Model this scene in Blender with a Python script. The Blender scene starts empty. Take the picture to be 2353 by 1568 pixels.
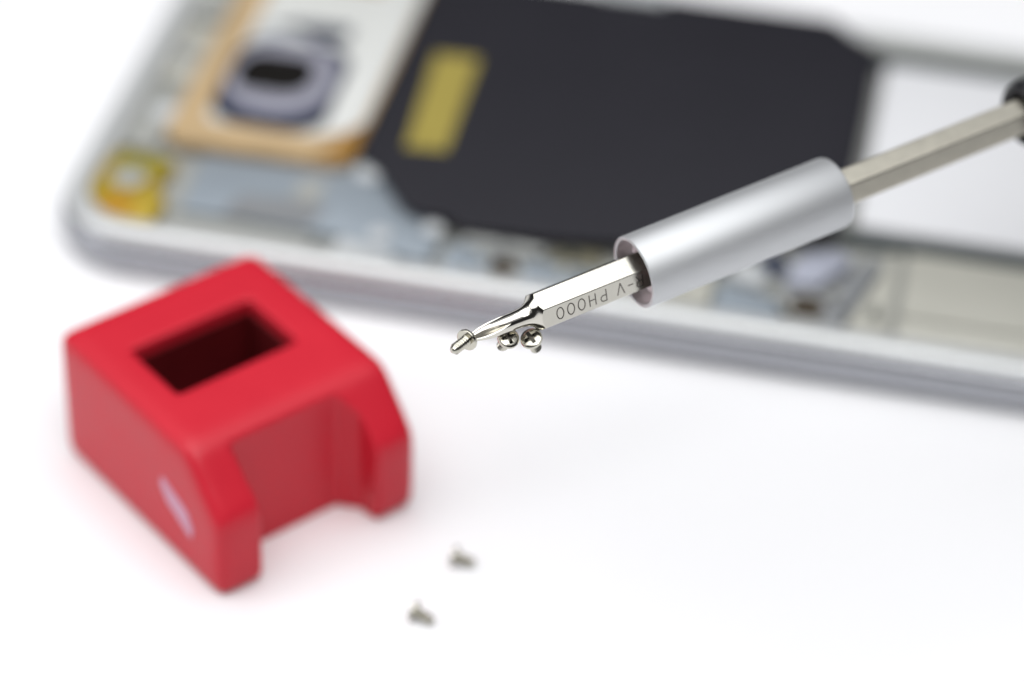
import bpy, bmesh, math, random
from mathutils import Vector, Matrix
random.seed(4)
S = 0.001                                   # everything below is modelled in millimetres
SC = bpy.context.scene
COL = SC.collection

# ------------------------------------------------------------------ camera
F, PITCH, ROLL, H = 6500.0/2353.0, math.radians(38.24), 0.04464, 205.03
fw = Vector((0, math.cos(PITCH), -math.sin(PITCH)))
rt0 = Vector((1, 0, 0)); up0 = rt0.cross(fw)
cr, sr = math.cos(ROLL), math.sin(ROLL)
RT = rt0*cr + up0*sr
UP = up0*cr - rt0*sr
EYE = Vector((0, 0, H))
cam = bpy.data.cameras.new('camera'); co = bpy.data.objects.new('camera', cam); COL.objects.link(co)
m = Matrix((RT, UP, -fw)).transposed().to_4x4(); m.translation = EYE*S
co.matrix_world = m
cam.sensor_width = 36; cam.lens = 36*F
cam.clip_start = 0.01; cam.clip_end = 60
cam.dof.use_dof = True; cam.dof.focus_distance = 0.2660
cam.dof.aperture_fstop = 36*F/11.0; cam.dof.aperture_blades = 0
SC.camera = co

def seen(px, py, depth):                     # a point at a measured picture place and distance (mm)
    k = depth/(2353*F)
    return EYE + fw*depth + RT*((px-1176.5)*k) - UP*((py-784)*k)

# ------------------------------------------------------------------ world and lamps
w = bpy.data.worlds.new('World'); SC.world = w; w.use_nodes = True
nt = w.node_tree; bg = nt.nodes['Background']
tc = nt.nodes.new('ShaderNodeTexCoord'); sp = nt.nodes.new('ShaderNodeSeparateXYZ')
rp = nt.nodes.new('ShaderNodeValToRGB')
nt.links.new(tc.outputs['Generated'], sp.inputs[0])
mr = nt.nodes.new('ShaderNodeMapRange'); mr.inputs['From Min'].default_value = -1
nt.links.new(sp.outputs['Z'], mr.inputs['Value']); nt.links.new(mr.outputs[0], rp.inputs[0])
e = rp.color_ramp.elements
e[0].position = 0.50; e[0].color = (.16, .16, .17, 1)
e[1].position = 0.92; e[1].color = (.60, .61, .63, 1)
for p_, c_ in ((.54, .03), (.79, .03), (.84, .42)):
    x = rp.color_ramp.elements.new(p_); x.color = (c_, c_, c_*1.05, 1)
nt.links.new(rp.outputs[0], bg.inputs['Color']); bg.inputs['Strength'].default_value = 1.0

def area(name, loc, aim, sx, sy, radiance, col=(1, 1, 1)):
    l = bpy.data.lights.new(name, 'AREA'); l.shape = 'RECTANGLE'; l.size = sx*S; l.size_y = sy*S
    l.energy = radiance*math.pi*(sx*S)*(sy*S); l.color = col
    o = bpy.data.objects.new(name, l); COL.objects.link(o)
    o.location = Vector(loc)*S
    o.rotation_euler = (Vector(aim)-Vector(loc)).to_track_quat('-Z', 'Y').to_euler()
    return o
area('softbox', (-60, 165, 620), (-30, 200, 0), 820, 640, 2.45, (1, .998, .99))
area('front_fill', (130, -210, 680), (-10, 220, 0), 320, 320, 3.2, (1, .998, .99))  # added fill, brightens the sloped front of the red block
area('side_softbox', (-620, 120, 330), (0, 260, 10), 420, 420, 2.1, (.97, .98, 1))

SC.view_settings.view_transform = 'Standard'; SC.view_settings.look = 'None'
SC.view_settings.exposure = 0.0; SC.view_settings.gamma = 1
SC.view_settings.use_curve_mapping = False
SC.cycles.use_denoising = True
SC.cycles.max_bounces = 8

# ------------------------------------------------------------------ materials
def mat(name, col, rough=.5, metal=0., spec=.5, coat=0., bump=None, vary=0., rvar=0., sss=0., scale=300.):
    m = bpy.data.materials.new(name); m.use_nodes = True
    n = m.node_tree.nodes; L = m.node_tree.links; b = n['Principled BSDF']
    b.inputs['Base Color'].default_value = (*col, 1)
    b.inputs['Roughness'].default_value = rough; b.inputs['Metallic'].default_value = metal
    b.inputs['Specular IOR Level'].default_value = spec
    b.inputs['Coat Weight'].default_value = coat; b.inputs['Coat Roughness'].default_value = .15
    t = n.new('ShaderNodeTexCoord')
    nz = n.new('ShaderNodeTexNoise'); nz.inputs['Scale'].default_value = scale
    nz.inputs['Detail'].default_value = 5
    L.new(t.outputs['Object'], nz.inputs['Vector'])
    if vary:
        mx = n.new('ShaderNodeMix'); mx.data_type = 'RGBA'
        mx.inputs[6].default_value = (*[c*(1-vary) for c in col], 1)
        mx.inputs[7].default_value = (*[min(1, c*(1+vary)) for c in col], 1)
        L.new(nz.outputs['Fac'], mx.inputs[0]); L.new(mx.outputs[2], b.inputs['Base Color'])
    if rvar:
        q = n.new('ShaderNodeMapRange'); q.inputs['To Min'].default_value = max(.02, rough-rvar)
        q.inputs['To Max'].default_value = rough+rvar
        L.new(nz.outputs['Fac'], q.inputs['Value']); L.new(q.outputs[0], b.inputs['Roughness'])
    if bump:
        n2 = n.new('ShaderNodeTexNoise'); n2.inputs['Scale'].default_value = bump[0]; n2.inputs['Detail'].default_value = 4
        bp = n.new('ShaderNodeBump'); bp.inputs['Strength'].default_value = bump[1]
        bp.inputs['Distance'].default_value = bump[2]*S
        mp = n.new('ShaderNodeMapping')
        if len(bump) > 3: mp.inputs['Scale'].default_value = bump[3]
        L.new(t.outputs['Object'], mp.inputs['Vector']); L.new(mp.outputs[0], n2.inputs['Vector'])
        L.new(n2.outputs['Fac'], bp.inputs['Height']); L.new(bp.outputs[0], b.inputs['Normal'])
    if sss:
        b.inputs['Subsurface Weight'].default_value = sss
        b.inputs['Subsurface Radius'].default_value = (.0016, .0003, .0003)
        b.inputs['Subsurface Scale'].default_value = 1.0
    return m

M = dict(
 table=mat('white_table', (.86, .86, .875), .45, spec=.3, vary=.012, scale=14, bump=(900, .15, .05)),
 red=mat('red_plastic', (.56, .013, .030), .40, spec=.34, vary=.06, rvar=.08, scale=160, bump=(1500, .25, .05)),
 mark=mat('pale_mark', (.60, .30, .42), .4),
 slot_shade=mat('slot_shade_red', (.10, .003, .005), .5, vary=.2),  # dark red that paints shade onto the slot walls
 nickel=mat('nickel_plate', (.56, .545, .49), .20, 1, vary=.05, rvar=.06, scale=1500, bump=(3500, .30, .02)),
 polished=mat('polished_nickel', (.62, .60, .54), .09, 1, vary=.06, rvar=.05, scale=1800, bump=(2600, .35, .02, (1, 1, .25))),
 screwm=mat('screw_nickel', (.54, .52, .45), .16, 1, vary=.12, rvar=.08, scale=3000, bump=(5000, .5, .02)),
 recess=mat('recess_shade_nickel', (.20, .19, .17), .28, 1, vary=.2, rvar=.08, scale=4000),  # screw nickel darkened to paint shade into the cross recess
 shaft=mat('satin_shaft', (.50, .478, .41), .36, 1, vary=.13, rvar=.06, scale=900, bump=(1600, .5, .03)),
 groove=mat('groove_shade', (.11, .10, .09), .45, 1, vary=.2, scale=4000),  # dark metal, the shade of cut letters put into the colour
 alu=mat('anodised_aluminium', (.60, .612, .625), .62, 1, vary=.02, rvar=.03, scale=2500, bump=(7000, .35, .012)),
 bore=mat('machined_bore', (.74, .69, .70), .38, 1, vary=.05, scale=1500),
 core=mat('dark_core', (.10, .10, .10), .5, .6, vary=.1),
 black=mat('black_handle', (.012, .012, .014), .35, spec=.5, rvar=.05, bump=(900, .2, .05)),
 rim=mat('phone_rim', (.64, .655, .655), .28, .35, spec=.6, vary=.02, scale=60),
 side=mat('phone_side', (.36, .368, .395), .22, .75, vary=.03, scale=60),
 mid=mat('midframe_plastic', (.33, .335, .315), .5, vary=.10, scale=120),
 ledge=mat('phone_ledge', (.36, .37, .36), .5, vary=.08, scale=150),
 plate=mat('blue_grey_plate', (.31, .355, .40), .42, .25, vary=.05, scale=150),
 plated=mat('darker_grey_plate', (.25, .26, .27), .5, .2, vary=.12, scale=200),
 light=mat('pale_plastic', (.52, .54, .55), .45, vary=.05, scale=150),
 beige=mat('beige_board', (.44, .435, .385), .5, vary=.08, scale=120),
 blackfilm=mat('graphite_film', (.018, .0175, .023), .6, spec=.22, vary=.08, rvar=.06, scale=90, bump=(500, .15, .05)),
 yellow=mat('yellow_label', (.31, .25, .05), .55, vary=.2, scale=200),
 orange=mat('amber_adhesive', (.48, .345, .19), .45, vary=.22, scale=130),
 amber=mat('dark_amber', (.30, .15, .02), .4, vary=.25, scale=200),
 white=mat('white_cover', (.64, .65, .63), .4, vary=.03, scale=90),
 panel=mat('white_panel', (.70, .705, .725), .3, vary=.015, scale=40),
 gasket=mat('grey_gasket', (.06, .072, .072), .5, vary=.12, scale=200),
 ring=mat('camera_ring', (.42, .42, .50), .35, .4, vary=.04, scale=100),
 navy=mat('navy_shade_glass', (.008, .015, .045), .3),
 glass=mat('lens_glass', (.010, .009, .008), .2, spec=.15),
 gold=mat('gold_contact', (.50, .36, .04), .42, .45, vary=.25, scale=250),
 olive=mat('olive_chip', (.16, .15, .105), .5, vary=.1), lavender=mat('lavender_plate', (.42, .44, .52), .4, .2, vary=.05, scale=150),
 board2=mat('pale_board', (.52, .515, .46), .5, vary=.06, scale=120),
 brown=mat('brown_hole', (.045, .032, .018), .5, vary=.2),
)

# ------------------------------------------------------------------ helpers
def empty(name, label=None, cat=None, group=None, mw=None):
    o = bpy.data.objects.new(name, None); COL.objects.link(o); o.empty_display_size = .005
    if label: o['label'] = label
    if cat: o['category'] = cat
    if group: o['group'] = group
    if mw is not None: o.matrix_world = mw
    return o

def link(name, bm, m, parent=None, loc=(0, 0, 0), sharp=35, smooth=True):
    for v in bm.verts: v.co *= S
    me = bpy.data.meshes.new(name); bm.to_mesh(me); bm.free()
    if smooth:
        for p in me.polygons: p.use_smooth = True
        if sharp < 180: me.set_sharp_from_angle(angle=math.radians(sharp))
    if isinstance(m, str): m = M[m]
    if m: me.materials.append(m)
    o = bpy.data.objects.new(name, me); COL.objects.link(o)
    o.location = Vector(loc)*S
    if parent: o.parent = parent
    return o

def add_prism(bm, pts, z0, z1):
    a = [bm.verts.new((p[0], p[1], z0)) for p in pts]; b = [bm.verts.new((p[0], p[1], z1)) for p in pts]
    area2 = sum(pts[i][0]*pts[(i+1) % len(pts)][1]-pts[(i+1) % len(pts)][0]*pts[i][1] for i in range(len(pts)))
    if area2 < 0: a.reverse(); b.reverse()
    n = len(a)
    bm.faces.new(list(reversed(a))); bm.faces.new(b)
    for i in range(n): bm.faces.new((a[i], a[(i+1) % n], b[(i+1) % n], b[i]))

def rrect(x0, y0, x1, y1, r, n=8):
    out = []
    for cx, cy, a0 in ((x1-r, y1-r, 0), (x0+r, y1-r, 90), (x0+r, y0+r, 180), (x1-r, y0+r, 270)):
        for i in range(n+1):
            a = math.radians(a0+90*i/n); out.append((cx+r*math.cos(a), cy+r*math.sin(a)))
    return out

def circ(cx, cy, r, n=32, ry=None):
    ry = ry or r
    return [(cx+r*math.cos(2*math.pi*i/n), cy+ry*math.sin(2*math.pi*i/n)) for i in range(n)]

def ring_prism(bm, outer, inner, z0, z1):
    n = len(outer)
    V = [[bm.verts.new((*p, z)) for p in L] for L, z in ((outer, z0), (outer, z1), (inner, z1), (inner, z0))]
    for k in range(4):
        A, B = V[k], V[(k+1) % 4]
        for i in range(n): bm.faces.new((A[i], A[(i+1) % n], B[(i+1) % n], B[i]))

def bevel(bm, off, seg=2, ang=30):
    bm.normal_update()
    es = [e for e in bm.edges if len(e.link_faces) == 2 and e.calc_face_angle(0) > math.radians(ang)]
    bmesh.ops.bevel(bm, geom=es, offset=off, segments=seg, profile=.5, affect='EDGES', clamp_overlap=True)

def prism(name, pts, z0, z1, m, parent, bev=.15):
    bm = bmesh.new(); add_prism(bm, pts, z0, z1)
    if bev: bevel(bm, bev)
    return link(name, bm, m, parent)

def loft(bm, zs, rf, n=96, cap0=True, cap1=True, angs=None):
    """rings of radius rf(z, angle) along local Z"""
    angs = angs or [2*math.pi*i/n for i in range(n)]
    n = len(angs); rings = []
    for z in zs:
        ring = []
        for a in angs:
            r = rf(z, a)
            ring.append(bm.verts.new((r*math.cos(a), r*math.sin(a), z)))
        rings.append(ring)
    for A, B in zip(rings, rings[1:]):
        for i in range(n): bm.faces.new((A[i], A[(i+1) % n], B[(i+1) % n], B[i]))
    if cap0: bm.faces.new(list(reversed(rings[0])))
    if cap1: bm.faces.new(rings[-1])

def lathe(bm, prof, n=96, closed=False):
    rings = []
    for z, r in prof:
        if r < 1e-6: rings.append([bm.verts.new((0, 0, z))])
        else: rings.append([bm.verts.new((r*math.cos(2*math.pi*i/n), r*math.sin(2*math.pi*i/n), z)) for i in range(n)])
    pr = list(zip(rings, rings[1:]))
    if closed: pr.append((rings[-1], rings[0]))
    for A, B in pr:
        for i in range(n):
            j = (i+1) % n
            if len(A) == 1: bm.faces.new((A[0], B[j], B[i]))
            elif len(B) == 1: bm.faces.new((A[i], A[j], B[0]))
            else: bm.faces.new((A[i], A[j], B[j], B[i]))
    bmesh.ops.recalc_face_normals(bm, faces=bm.faces)

def boolean(bm, cutters):
    """difference at millimetre scale; returns a new bmesh"""
    me = bpy.data.meshes.new('tmp'); bm.to_mesh(me); bm.free()
    o = bpy.data.objects.new('tmp', me); COL.objects.link(o); rm = [o]
    for c in cutters:
        mc = bpy.data.meshes.new('cut'); c.to_mesh(mc); c.free()
        oc = bpy.data.objects.new('cut', mc); COL.objects.link(oc); rm.append(oc)
        md = o.modifiers.new('b', 'BOOLEAN'); md.object = oc; md.operation = 'DIFFERENCE'; md.solver = 'EXACT'
    dg = bpy.context.evaluated_depsgraph_get(); dg.update()
    out = bmesh.new(); out.from_mesh(o.evaluated_get(dg).to_mesh())
    for r in rm: bpy.data.objects.remove(r, do_unlink=True)
    return out

def basis(origin, zdir, toward):
    """matrix: local Z along zdir, local X as close as possible to `toward`"""
    z = zdir.normalized(); x = (toward - z*toward.dot(z)).normalized(); y = z.cross(x)
    m = Matrix((x, y, z)).transposed().to_4x4(); m.translation = origin*S
    return m

def soften(bm, voxel, n):                  # moulded plastic: every edge rounded a little
    me = bpy.data.meshes.new('tmp'); bm.to_mesh(me); bm.free()
    o = bpy.data.objects.new('tmp', me); COL.objects.link(o)
    r = o.modifiers.new('r', 'REMESH'); r.mode = 'VOXEL'; r.voxel_size = voxel
    q = o.modifiers.new('s', 'SMOOTH'); q.factor = .5; q.iterations = n
    dg = bpy.context.evaluated_depsgraph_get(); dg.update()
    out = bmesh.new(); out.from_mesh(o.evaluated_get(dg).to_mesh())
    bpy.data.objects.remove(o, do_unlink=True)
    return out

# ------------------------------------------------------------------ table
bm = bmesh.new(); add_prism(bm, [(-1600, -600), (1800, -600), (1800, 2600), (-1600, 2600)], -25, 0)
t = link('tabletop', bm, 'table'); t['kind'] = 'structure'

# ------------------------------------------------------------------ phone
PH_ROT = -0.1756
ph = empty('smartphone', 'white smartphone lying with its back cover off, silver rim, black film and camera exposed', 'smartphone',
           mw=Matrix.Translation(Vector((-57.06, 270.69, 0))*S) @ Matrix.Rotation(PH_ROT, 4, 'Z'))
LN, WD = 143.4, 70.5
# side band and rim: cross-sections swept round a rounded rectangle
def sweep_frame(name, section, m):
    """section: list of (inset, z) closed loop"""
    bm = bmesh.new(); R = 10.5; rings = []
    for ins, z in section:
        rings.append([bm.verts.new((*p, z)) for p in rrect(ins, ins, LN-ins, WD-ins, max(R-ins, .6), 12)])
    for k in range(len(rings)):
        A, B = rings[k], rings[(k+1) % len(rings)]
        for i in range(len(A)): bm.faces.new((A[i], A[(i+1) % len(A)], B[(i+1) % len(A)], B[i]))
    bmesh.ops.recalc_face_normals(bm, faces=bm.faces)
    return link(name, bm, m, ph, sharp=50)
sweep_frame('side_band', [(2.2, .25), (.9, .3), (.35, .7), (.08, 1.5), (0, 2.6), (.05, 3.8), (.25, 4.6), (.55, 4.9), (.9, 5.0), (2.2, 5.0)], 'side')
sweep_frame('rim', [(.75, 5.02), (.62, 5.5), (.8, 6.0), (1.25, 6.35), (1.8, 6.45), (3.1, 6.42), (3.5, 6.25), (3.55, 5.02)], 'rim')
prism('screen_glass', rrect(2.3, 2.3, LN-2.3, WD-2.3, 8.2, 10), .02, .24, 'glass', ph, 0)
prism('midframe', rrect(2.25, 2.25, LN-2.25, WD-2.25, 8.2, 10), .26, 4.2, 'mid', ph, 0)
# inner ledge all round
bm = bmesh.new()
ring_prism(bm, rrect(3.57, 3.57, LN-3.57, WD-3.57, 6.9, 10), rrect(4.3, 4.3, LN-4.3, WD-4.3, 6.2, 10), 4.21, 5.5)
link('ledge', bm, 'ledge', ph)
# gold antenna contact in the corner
g = prism('antenna_contact', [(3.6, 4.6), (12.6, 4.3), (13.2, 9), (11.2, 12), (12.0, 17.6), (4.2, 18.2), (3.2, 12)], 4.23, 5.75, 'gold', ph)
bm = bmesh.new(); add_prism(bm, circ(7.6, 12.4, 2.2), 5.76, 6.1); bevel(bm, .15); link('contact_screw', bm, 'mid', g)
prism('contact_patch', [(4.8, 14.6), (11, 14.4), (11.4, 17.2), (5.2, 17.6)], 5.76, 5.95, mat('olive_gold', (.30, .26, .01), .45, .3, vary=.2), g)
prism('contact_patch', [(5.6, 5.3), (9.6, 5.1), (10.2, 8.4), (6, 8.8)], 5.76, 5.9, mat('orange_gold', (.50, .25, .015), .45, .3, vary=.2), g)
# top-edge clutter between rim and camera
prism('top_bracket', [(3.3, 20), (8.4, 20), (8.6, 34), (3.6, 34)], 4.23, 5.3, 'mid', ph)
prism('top_bracket', [(3.6, 36), (8.3, 36), (8.2, 49), (3.6, 49)], 4.23, 5.1, 'beige', ph)
prism('top_bracket', [(3.6, 51), (8.0, 51), (8.0, 66), (3.6, 66)], 4.23, 5.4, 'mid', ph)
bm = bmesh.new(); add_prism(bm, circ(7.6, 27.5, 1.9), 5.31, 5.7); bevel(bm, .15); link('boss', bm, 'light', ph)
bm = bmesh.new(); add_prism(bm, circ(6.2, 41.5, 1.5), 5.11, 5.4); bevel(bm, .1); link('boss', bm, 'plated', ph)
# blue-grey board cover under the camera
bp_ = prism('board_cover', [(15.2, 8.2), (34, 8), (46.2, 4.9), (47, 9.6), (46, 12.4), (41.8, 15.2), (36.5, 21.8), (34.2, 23.0), (32, 20.3), (14.6, 19.8)], 4.23, 5.6, 'plate', ph)
prism('recess', [(20.5, 8.0), (31, 8.2), (32.5, 12.5), (28.5, 13.4), (21.5, 12.6)], 5.61, 5.72, 'plated', bp_, 0)
prism('recess', [(27.6, 13), (31, 13.2), (31, 17.8), (28, 17.4)], 5.61, 5.70, 'mid', bp_, 0)
for cx, cy, r in ((39.9, 8.4, 1.3), (35.6, 20.6, 1.7), (45.8, 11.2, 1.2)):
    bm = bmesh.new(); add_prism(bm, circ(cx, cy, r), 5.62, 6.1); bevel(bm, .15); link('screw_head', bm, 'light', bp_)
prism('connector', [(15.4, 4.6), (31.4, 4.5), (32.6, 7.2), (15.6, 7.8)], 4.23, 5.2, 'mid', ph)
prism('connector', [(35, 3.6), (42, 3.4), (42.5, 5.2), (35.4, 7.0)], 4.23, 5.9, 'light', ph)
# camera: amber adhesive frame, white cover, blue ring, glass
cm = empty('camera_module'); cm.parent = ph
bm = bmesh.new()
ring_prism(bm, rrect(9.1, 20.6, 33.2, 66.2, 2.6), rrect(12.8, 25.6, 29.6, 62, 2.0), 5.5, 6.6)
link('adhesive_frame', bm, 'orange', cm)
prism('cover', rrect(12.82, 25.62, 29.58, 61.98, 2.0), 5.5, 6.3, 'white', cm)
prism('flex_strip', [(28.0, 25.8), (32.6, 27.8), (33.1, 66), (27.4, 66)], 6.62, 6.9, 'white', cm)
prism('tape_corner', [(28.2, 20.9), (33.1, 21.4), (33.2, 29.6), (31.6, 28.0), (30.4, 24.2)], 6.62, 6.95, 'amber', cm)
prism('ring_shade', rrect(12.9, 26.2, 27.9, 45.6, 4.6), 6.31, 6.9, 'navy', cm, 0)  # dark plate, paints the shade under and round the lens ring
rg = bmesh.new()
ring_prism(rg, rrect(13.4, 28.8, 26.9, 44.8, 6.0, 10), rrect(14.2, 33.0, 24.0, 42.2, 3.2, 10), 6.91, 7.3)
bevel(rg, .15, 2, 60); link('lens_ring', rg, 'ring', cm, sharp=60)
prism('lens', rrect(14.25, 33.05, 23.95, 42.15, 3.1, 10), 6.91, 7.0, 'glass', cm, .04)
prism('flash_window', [(15.4, 49.5), (19, 48.9), (22.0, 46.9), (25.8, 48.2), (25.8, 51.2), (19, 51.0)], 6.31, 6.62, 'navy', cm, .05)
prism('flash_bar', rrect(13.4, 46.2, 18.6, 48.4, .9), 6.31, 6.7, 'light', cm, .1)
# black graphite film over the battery
bf = [(33.5, 67.6), (60, 67.8), (62, 69.2), (87.2, 69.2), (89.5, 66.6), (94.0, 62.8), (93.8, 40), (93.2, 20.0), (86, 18.0), (73, 13.2), (61, 11.4), (49.0, 10.8), (47.3, 12.4), (43.6, 12.4), (41.4, 13.6), (36.6, 20.4), (33.6, 22.6)]
fl = prism('graphite_film', bf, 6.5, 7.0, 'blackfilm', ph, .1)
prism('film_support', [(35, 64), (88, 64), (92, 60), (91, 22), (74, 17), (50, 15), (37, 24)], 4.22, 6.48, 'mid', ph, 0)
prism('label', [(38.9, 25.4), (44.1, 25.9), (43.6, 47.6), (37.9, 47.2)], 7.02, 7.06, 'yellow', fl, 0)
prism('edge_clip', [(56, 66.8), (64.6, 66.8), (64.8, 70.0), (56.2, 70.0)], 7.01, 7.6, 'light', ph)
# white panel with dark gaskets
pn = prism('white_panel', rrect(95.2, 24.4, 139, 61.0, 1.2), 4.22, 6.2, 'panel', ph, .1)
prism('gasket', [(93.4, 21.8), (139, 21.8), (139, 23.9), (93.4, 23.9)], 4.22, 5.5, 'gasket', ph, .1)
prism('gasket', [(92, 61.5), (139, 61.5), (139, 64.9), (92, 64.9)], 4.22, 5.6, 'gasket', ph, .1)
prism('far_strip', [(88.8, 65.4), (138, 65.4), (138, 67.5), (88.8, 67.5)], 4.22, 6.0, 'mid', ph, .1)
# near-side strip of parts
for n_, p_, z_, m_ in (
  ('bracket', [(48, 4.4), (53.6, 4.4), (53.8, 9.2), (48.2, 9.6)], 5.5, 'plate'),
  ('bracket', [(57.6, 4.4), (68.4, 4.4), (68.6, 8.4), (57.8, 8.6)], 5.4, 'plate'),
  ('bracket', [(49.5, 10.0), (58.4, 9.6), (60, 11.0), (49.8, 11.3)], 5.8, 'ledge'),
  ('chip', [(60.4, 9.2), (66.4, 9.0), (66.4, 12.8), (61, 12.4)], 5.2, 'olive'),
  ('chip', [(44.2, 5.6), (47.0, 5.6), (47.0, 7.6), (44.2, 7.6)], 5.0, 'plated'),
  ('connector', [(69.6, 4.6), (80, 4.6), (80, 10.6), (69.8, 11)], 5.7, 'beige'),
  ('bracket', [(71, 11.3), (79.4, 11.0), (82, 14.6), (74, 13.9)], 5.3, 'plated'),
  ('bracket', [(80.5, 4.4), (88.4, 4.4), (88.2, 8.4), (80.6, 10.4)], 5.2, 'plate'),
  ('bracket', [(81.6, 10.9), (85.6, 10.0), (86.2, 12.8), (82.4, 13.4)], 5.9, 'light'),
  ('bracket', [(88.2, 11.2), (92.0, 11.4), (95.6, 17.2), (93.6, 18.9), (89.4, 16.8)], 6.1, 'lavender'),
  ('flex', [(93.4, 5.0), (95.4, 5.2), (99.0, 17.6), (97.4, 19.6), (96.0, 16.8), (93.0, 11.2)], 5.2, 'plated'),
  ('board', [(96.0, 4.4), (101.0, 4.4), (101.0, 20.8), (99.6, 20.6), (99.4, 17)], 5.4, 'beige'),
  ('board', [(101.9, 8.4), (138, 8.4), (138, 20.9), (101.9, 20.9)], 5.6, 'beige'),
  ('board', [(101.9, 4.5), (138, 4.5), (138, 7.9), (101.9, 7.9)], 5.5, 'board2'),
): prism(n_, p_, 4.23, z_, m_, ph)
for cx, cy, r, m_ in ((55.2, 6.8, 1.9, 'brown'), (86.4, 15.0, 2.1, 'navy'), (91.3, 8.0, 2.3, 'brown')):
    bm = bmesh.new(); ring_prism(bm, circ(cx, cy, r*1.3), circ(cx, cy, r), 4.24, 5.15)
    o = link('screw_boss', bm, 'ledge', ph)
    bm = bmesh.new(); add_prism(bm, circ(cx, cy, r*.97), 4.24, 5.0); link('hole', bm, m_, o)
for k in range(26):                        # passives soldered along the near strip
    u = random.uniform(48, 99); w_ = random.uniform(4.8, 10.5); l = random.uniform(.5, 1.1); d = random.uniform(.35, .6)
    zt = 6.0+random.uniform(0, .35)
    prism('component', [(u, w_), (u+l, w_), (u+l, w_+d), (u, w_+d)], 5.1, zt, random.choice(['gasket', 'light', 'beige', 'plated', 'brown']), ph, 0)
prism('antenna_line', [(101.1, 5), (101.7, 5), (101.7, 20.6), (101.1, 20.6)], 4.23, 5.2, 'mid', ph, 0)

# ------------------------------------------------------------------ red magnetiser block
BX = Matrix.Translation(Vector((-48.91, 237.36, 0))*S) @ Matrix.Rotation(.7038, 4, 'Z')
blk = empty('magnetizer', 'chunky red plastic magnetizer block with a rectangular slot and a notched front', 'magnetizer', mw=BX)
BW, BD, BH, BC, BHC = 25.8, 30.7, 16.8, 24.9, 10.2
bm = bmesh.new()
prof = [(0, 0), (-BD, 0), (-BD, BHC), (-BC, BH), (0, BH)]
a = [bm.verts.new((0, y, z)) for y, z in prof]; b = [bm.verts.new((BW, y, z)) for y, z in prof]
bm.faces.new(a); bm.faces.new(list(reversed(b)))
for i in range(5): bm.faces.new((a[(i+1) % 5], a[i], b[i], b[(i+1) % 5]))
bmesh.ops.recalc_face_normals(bm, faces=bm.faces)
bm = soften(bm, .30, 130)
c1 = bmesh.new(); add_prism(c1, [(4.6, -7.7), (19.8, -7.7), (19.8, -16.8), (4.6, -16.8)], 1.2, 30)
c2 = bmesh.new(); add_prism(c2, [(5.0, -25.6), (18.4, -25.6), (19.6, -27.0), (20.2, -27.6), (20.6, -40), (6.2, -40)], -5, 30)
bm = boolean(bm, [c1, c2])
bm = soften(bm, .22, 16)
body = link('body', bm, 'red', blk, sharp=180)
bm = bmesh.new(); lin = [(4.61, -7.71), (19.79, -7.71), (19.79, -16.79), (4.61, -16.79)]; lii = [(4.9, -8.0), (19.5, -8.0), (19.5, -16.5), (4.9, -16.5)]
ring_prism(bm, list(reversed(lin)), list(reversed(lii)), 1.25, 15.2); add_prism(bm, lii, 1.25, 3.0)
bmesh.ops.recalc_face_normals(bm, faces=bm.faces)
link('slot_shade_liner', bm, 'slot_shade', blk, smooth=False)  # dark liner added to deepen the shade inside the slot
bm = bmesh.new()
mk = [(-20.2, 10.2), (-24.8, 8.4), (-25.8, 6.6), (-25.4, 5.1), (-21.0, 7.3), (-19.8, 8.9)]
a = [bm.verts.new((-.06, y, z)) for y, z in mk]; b = [bm.verts.new((.05, y, z)) for y, z in mk]
bm.faces.new(a); bm.faces.new(list(reversed(b)))
for i in range(6): bm.faces.new((a[(i+1) % 6], a[i], b[i], b[(i+1) % 6]))
bmesh.ops.recalc_face_normals(bm, faces=bm.faces)
link('side_mark', bm, 'mark', blk)  # thin pale bar on the left side face

# ------------------------------------------------------------------ screwdriver
A = seen(1086, 776, 265.5); B = seen(2347, 268, 288.5)
ax = (B-A).normalized(); view = -(A-EYE).normalized()
TM = basis(A, ax, view)                   # local X faces the camera, local Y points down the picture
drv = empty('screwdriver', 'precision screwdriver with silver sleeve and hex bit held in the air above the phone', 'screwdriver', mw=TM)
LP = math.log
def hexr(af, phi0):
    def f(a):
        d = (a-phi0+math.pi/6) % (math.pi/3) - math.pi/6
        return min(af/2/math.cos(d), af/2/math.cos(math.pi/6)*.988)
    return f
AF = 3.52; HX0 = 6.75
PHI = math.radians(-27)                    # the bright face looks 27 degrees above the view line
hr = hexr(AF, PHI)
neck = [(0, .42), (.3, .52), (1.0, .72), (1.9, .83), (3.3, .85), (4.4, .86), (5.2, .91), (5.75, 1.02), (6.15, 1.22), (6.40, 1.48), (6.60, 1.74), (6.85, 1.98), (7.0, 2.12), (7.3, 2.6)]
def interp(tab, z):
    if z <= tab[0][0]: return tab[0][1]
    for (z0, r0), (z1, r1) in zip(tab, tab[1:]):
        if z <= z1: return r0+(r1-r0)*(z-z0)/(z1-z0)
    return tab[-1][1]
def smooth_interp(tab, z, h=.12):
    return sum(interp(tab, z+h*k) for k in (-1, -.5, 0, .5, 1))/5
def wing(z):                               # half thickness of the four wings
    return .13+.055*z+.012*z*z+(.05*(z-2.4)**2 if z > 2.4 else 0)
FL = math.radians(9)                       # a flute looks almost straight at the camera
def bitr(z, a):
    R = smooth_interp(neck, z)
    d = (a-FL) % (math.pi/2)-math.pi/4   # zero on a wing... shifted below
    q = abs(((a-FL+math.pi/4) % (math.pi/2)) - math.pi/4)    # angle from flute centre, 0..45deg
    ang = math.pi/4-q                      # angle from nearest wing axis
    cut = wing(z)/max(math.sin(ang), .02)
    return min(R, cut, hr(a)) if z < 4.6 else min(R, hr(a))
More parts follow.
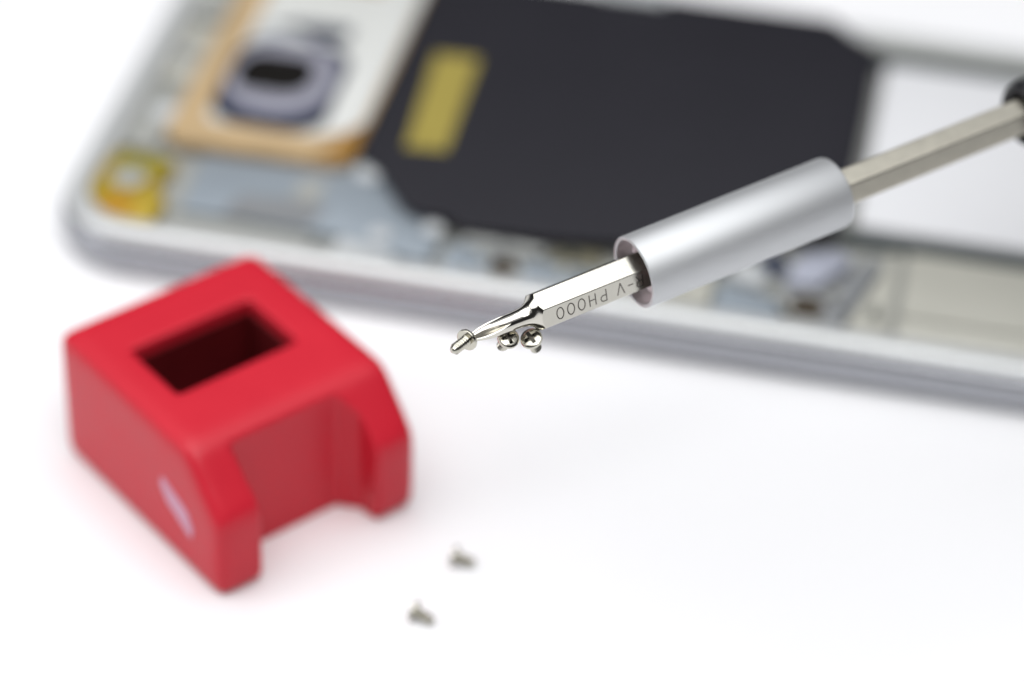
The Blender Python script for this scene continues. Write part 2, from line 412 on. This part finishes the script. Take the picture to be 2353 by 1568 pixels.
angs = sorted(set([round(2*math.pi*i/480, 6) for i in range(480)] + [round((PHI+math.pi/6+k*math.pi/3) % (2*math.pi), 6) for k in range(6)]))
zs = [-.42+.035*i for i in range(int(6.42/.035)+1)]
def zstar(a):                              # where the ground cone runs out into this side of the hexagon
    lo, hi = 6.0, 7.2
    for _ in range(24):
        m_ = (lo+hi)/2
        if smooth_interp(neck, m_) < hr(a): lo = m_
        else: hi = m_
    return lo
bm = bmesh.new(); rings = []
NC = 22
for z in zs: rings.append([(a, z, bitr(z, a) if z >= 0 else bitr(0, a)*(1+z*.9)) for a in angs])
zl = zs[-1]
ZST = {a: zstar(a) for a in angs}
for k in range(1, NC+1): rings.append([(a, zl+(ZST[a]-zl)*k/NC, min(smooth_interp(neck, zl+(ZST[a]-zl)*k/NC), hr(a))) for a in angs])
NCONE = len(rings)-1
for z in (7.25, 9, 12, 16, 20.8): rings.append([(a, z, hr(a)) for a in angs])
vr = [[bm.verts.new((r*math.cos(a), r*math.sin(a), z)) for a, z, r in rg_] for rg_ in rings]
for k, (P_, Q_) in enumerate(zip(vr, vr[1:])):
    for i in range(len(angs)):
        f = bm.faces.new((P_[i], P_[(i+1) % len(angs)], Q_[(i+1) % len(angs)], Q_[i])); f.material_index = 1 if k < NCONE else 0
bm.faces.new(list(reversed(vr[0]))); bm.faces.new(vr[-1])
# the tip and neck are ground bright, the hexagon is plated: two materials on one bit
bit = link('hex_bit', bm, 'nickel', drv, sharp=24)
bit.data.materials.append(M['polished'])
# engraving R-V PH000 as flat strips with groove shade in their colour, read upside down on the lower face
GL = {
 '0': [[(.5+.5*math.cos(t), .5+.5*math.sin(t)*1.0) for t in [2*math.pi*i/20 for i in range(21)]]],
 'H': [[(0, 0), (0, 1)], [(1, 0), (1, 1)], [(0, .5), (1, .5)]],
 'P': [[(0, 0), (0, 1), (.65, 1), (.93, .9), (1, .75), (.93, .58), (.65, .48), (0, .48)]],
 'V': [[(0, 1), (.5, 0), (1, 1)]],
 '-': [[(0, .5), (1, .5)]],
 'R': [[(0, 0), (0, 1), (.65, 1), (.93, .9), (1, .75), (.93, .58), (.65, .48), (0, .48)], [(.5, .48), (1, 0)]],
}
nrm_a = PHI+math.pi/3                      # lower face normal angle
nv = Vector((math.cos(nrm_a), math.sin(nrm_a), 0)); tv = Vector((-math.sin(nrm_a), math.cos(nrm_a), 0))
eb = bmesh.new()
LH, LW, SW = 1.20, .70, .115
def put(ch, zc, lw=LW):
    for st in GL[ch]:
        pts = [nv*(AF/2+.004) + Vector((0, 0, zc)) + Vector((0, 0, -1))*((u-.5)*lw) + tv*((v-.5)*LH) for u, v in st]
        for p, q in zip(pts, pts[1:]):
            d = (q-p).normalized(); s_ = nv.cross(d)*SW/2; p2 = p-d*SW*.25; q2 = q+d*SW*.25
            vs = [eb.verts.new(c) for c in (p2-s_, q2-s_, q2+s_, p2+s_)]
            eb.faces.new(vs)
FZ = HX0+.12
for ch, z_, lw in (('0', 1.70, .74), ('0', 2.88, .74), ('0', 4.05, .74), ('H', 5.26, .66), ('P', 6.48, .62), ('V', 8.38, .78), ('-', 9.50, .54), ('R', 10.5, .66)):
    put(ch, FZ+z_, lw)
bmesh.ops.recalc_face_normals(eb, faces=eb.faces)
link('engraving', eb, 'groove', bit, smooth=False)
# aluminium sleeve
SZ0, SZ1, RO, RI = 17.75, 41.2, 3.68, 3.24
bm = bmesh.new()
lathe(bm, [(SZ0+.10, RI), (SZ0, RI+.10), (SZ0, RO-.16), (SZ0+.05, RO-.06), (SZ0+.16, RO), (SZ1-.45, RO), (SZ1-.16, RO-.10), (SZ1-.03, RO-.32), (SZ1, RO-.55), (SZ1, 2.15), (SZ1-1.0, 2.12)], 128)
link('sleeve', bm, 'alu', drv, sharp=30)
bm = bmesh.new(); lathe(bm, [(SZ0+.101, RI-.001), (SZ0+1.9, RI-.001), (SZ0+1.95, RI-.1), (SZ0+1.95, 2.35), (SZ0+5, 2.3), (SZ0+6, 0)], 96); link('sleeve_bore', bm, 'bore', drv)
bm = bmesh.new(); lathe(bm, [(SZ0+3.2, 2.05), (SZ0+3.2, 2.29), (SZ0+5.5, 2.25)], 96); link('bit_socket', bm, 'core', drv)
# hexagonal shaft
PH2 = math.radians(30-2); h2 = hexr(3.58, PH2)
ang2 = sorted(set([round(2*math.pi*i/60, 6) for i in range(60)] + [round((PH2+math.pi/6+k*math.pi/3) % (2*math.pi), 6) for k in range(6)]))
bm = bmesh.new(); loft(bm, [SZ0+5.8, 30, SZ1, 50, 60, 70], lambda z, a: h2(a), angs=ang2)
link('shaft', bm, 'shaft', drv, sharp=24)
# handle, mostly outside the picture
HZ = 64.1
bm = bmesh.new()
hp = [(HZ+4, 2.0), (HZ+.5, 2.3), (HZ+.1, 2.6), (HZ, 2.8), (HZ+.12, 3.15), (HZ+.5, 3.45), (HZ+1.2, 3.6), (HZ+3, 3.7), (HZ+4, 4.3), (HZ+8, 5.6), (HZ+12, 5.9), (HZ+70, 5.9), (HZ+78, 5.2), (HZ+80, 4.2), (HZ+80.2, 0)]
lathe(bm, hp, 64); link('handle', bm, 'black', drv, sharp=50)

# ------------------------------------------------------------------ tiny screws
def make_head():
    bm = bmesh.new()
    lathe(bm, [(0, 0), (0, .50), (0, 1.00), (.03, 1.05), (.10, 1.08), (.26, 1.08), (.36, 1.04), (.43, .95), (.47, .80), (.49, .5), (.495, 0)], 64)
    cuts = []
    for k in range(2):
        c = bmesh.new(); L_, w_ = .86, .20
        a = k*math.pi/2; ca, sa = math.cos(a), math.sin(a)
        lo = [(-.34, -w_*.7), (.34, -w_*.7), (.34, w_*.7), (-.34, w_*.7)]; hi = [(-L_, -w_), (L_, -w_), (L_, w_), (-L_, w_)]
        V0 = [c.verts.new((x*ca-y*sa, x*sa+y*ca, .12+.003*k)) for x, y in lo]; V1 = [c.verts.new((x*ca-y*sa, x*sa+y*ca, .60+.01*k)) for x, y in hi]
        c.faces.new(list(reversed(V0))); c.faces.new(V1)
        for i in range(4): c.faces.new((V0[i], V0[(i+1) % 4], V1[(i+1) % 4], V1[i]))
        cuts.append(c)
    bm = boolean(bm, cuts)
    o = link('screw_head', bm, 'screwm', None, sharp=30)
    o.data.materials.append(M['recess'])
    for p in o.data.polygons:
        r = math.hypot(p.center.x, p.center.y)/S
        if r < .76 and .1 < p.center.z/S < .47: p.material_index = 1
    return o
def make_shank(length):
    bm = bmesh.new(); P_ = .30
    def rf(z, a):
        u = length+z                     # 0 at the rounded end
        fr = (z/P_ + a/(2*math.pi)) % 1.0
        th = .14*(1-abs(2*fr-1))**.8
        r = .42+th
        if z > -.12: r = .40+.16*(z+.12)/.12 if z > -.04 else min(r, .47)
        if u < .40:
            k = math.sqrt(max(0, 1-((.40-u)/.40)**2)); r = .40*k if u < .34 else min(r, .44)
        return max(r, .004)
    loft(bm, [-length+.0005+.022*i for i in range(int(length/.022)+1)], rf, 48)
    return link('threaded_shank', bm, 'screwm', None, sharp=180)
hd = make_head(); sh = make_shank(2.2)
GRP = 'tiny silver cross-head screws'
def screw(origin, zdir, toward, label, group=GRP, first=[True]):
    """origin = underside of the head, zdir points out of the head"""
    r = empty('screw', label, 'screw', group, basis(origin, zdir, toward))
    for o in (hd, sh):
        c = o if first[0] else o.copy()
        if not first[0]: COL.objects.link(c)
        c.parent = r
    first[0] = False
    return r
# 1 on the bit tip
tipc = seen(1028, 816, 262.4); hc = seen(1072, 782, 264.4)
d1 = (hc-tipc).normalized()
screw(hc-d1*.10, d1, UP, 'tiny screw stuck on the tip of the bit, its threaded end pointing down left')
# 2 and 3 hang from the underside of the bit neck
def hang(px, py, dep, sx, sy, tilt, toward, label):
    c = seen(px, py, dep); v = (EYE-c).normalized()
    im = (RT*sx-UP*sy).normalized()      # picture direction in which the shank leaves
    z = v*math.cos(tilt) - im*math.sin(tilt)
    screw(c-z*.48, z, toward, label)
hang(1170, 774.5, 267.6, -.75, 1.0, math.radians(30), RT*.95+UP*.35, 'tiny screw hanging under the bit neck, the darker one nearer the tip')
hang(1219.5, 775.5, 267.8, .50, 1.0, math.radians(32), RT*.80+UP*.6, 'tiny screw hanging under the bit neck, the brighter one nearer the hexagonal part')
# 4 and 5 on the table
def lying(x, y, ang, label):
    d = Vector((-math.cos(ang), -math.sin(ang), 0)); tilt = math.atan2(1.08-.55, 2.2)
    z = (d*math.cos(tilt) + Vector((0, 0, math.sin(tilt)))).normalized()
    # head rests on its rim, shank on its end
    o = Vector((x, y, 1.08*math.cos(tilt)+.002))
    screw(o, z, Vector((0, 0, 1)), label)
lying(-4.9, 221.6, math.radians(-14), 'tiny blurred screw lying on the white table, the one farther from the red block')
lying(-8.7, 212.9, math.radians(-27), 'tiny blurred screw lying on the white table, nearest the bottom edge')
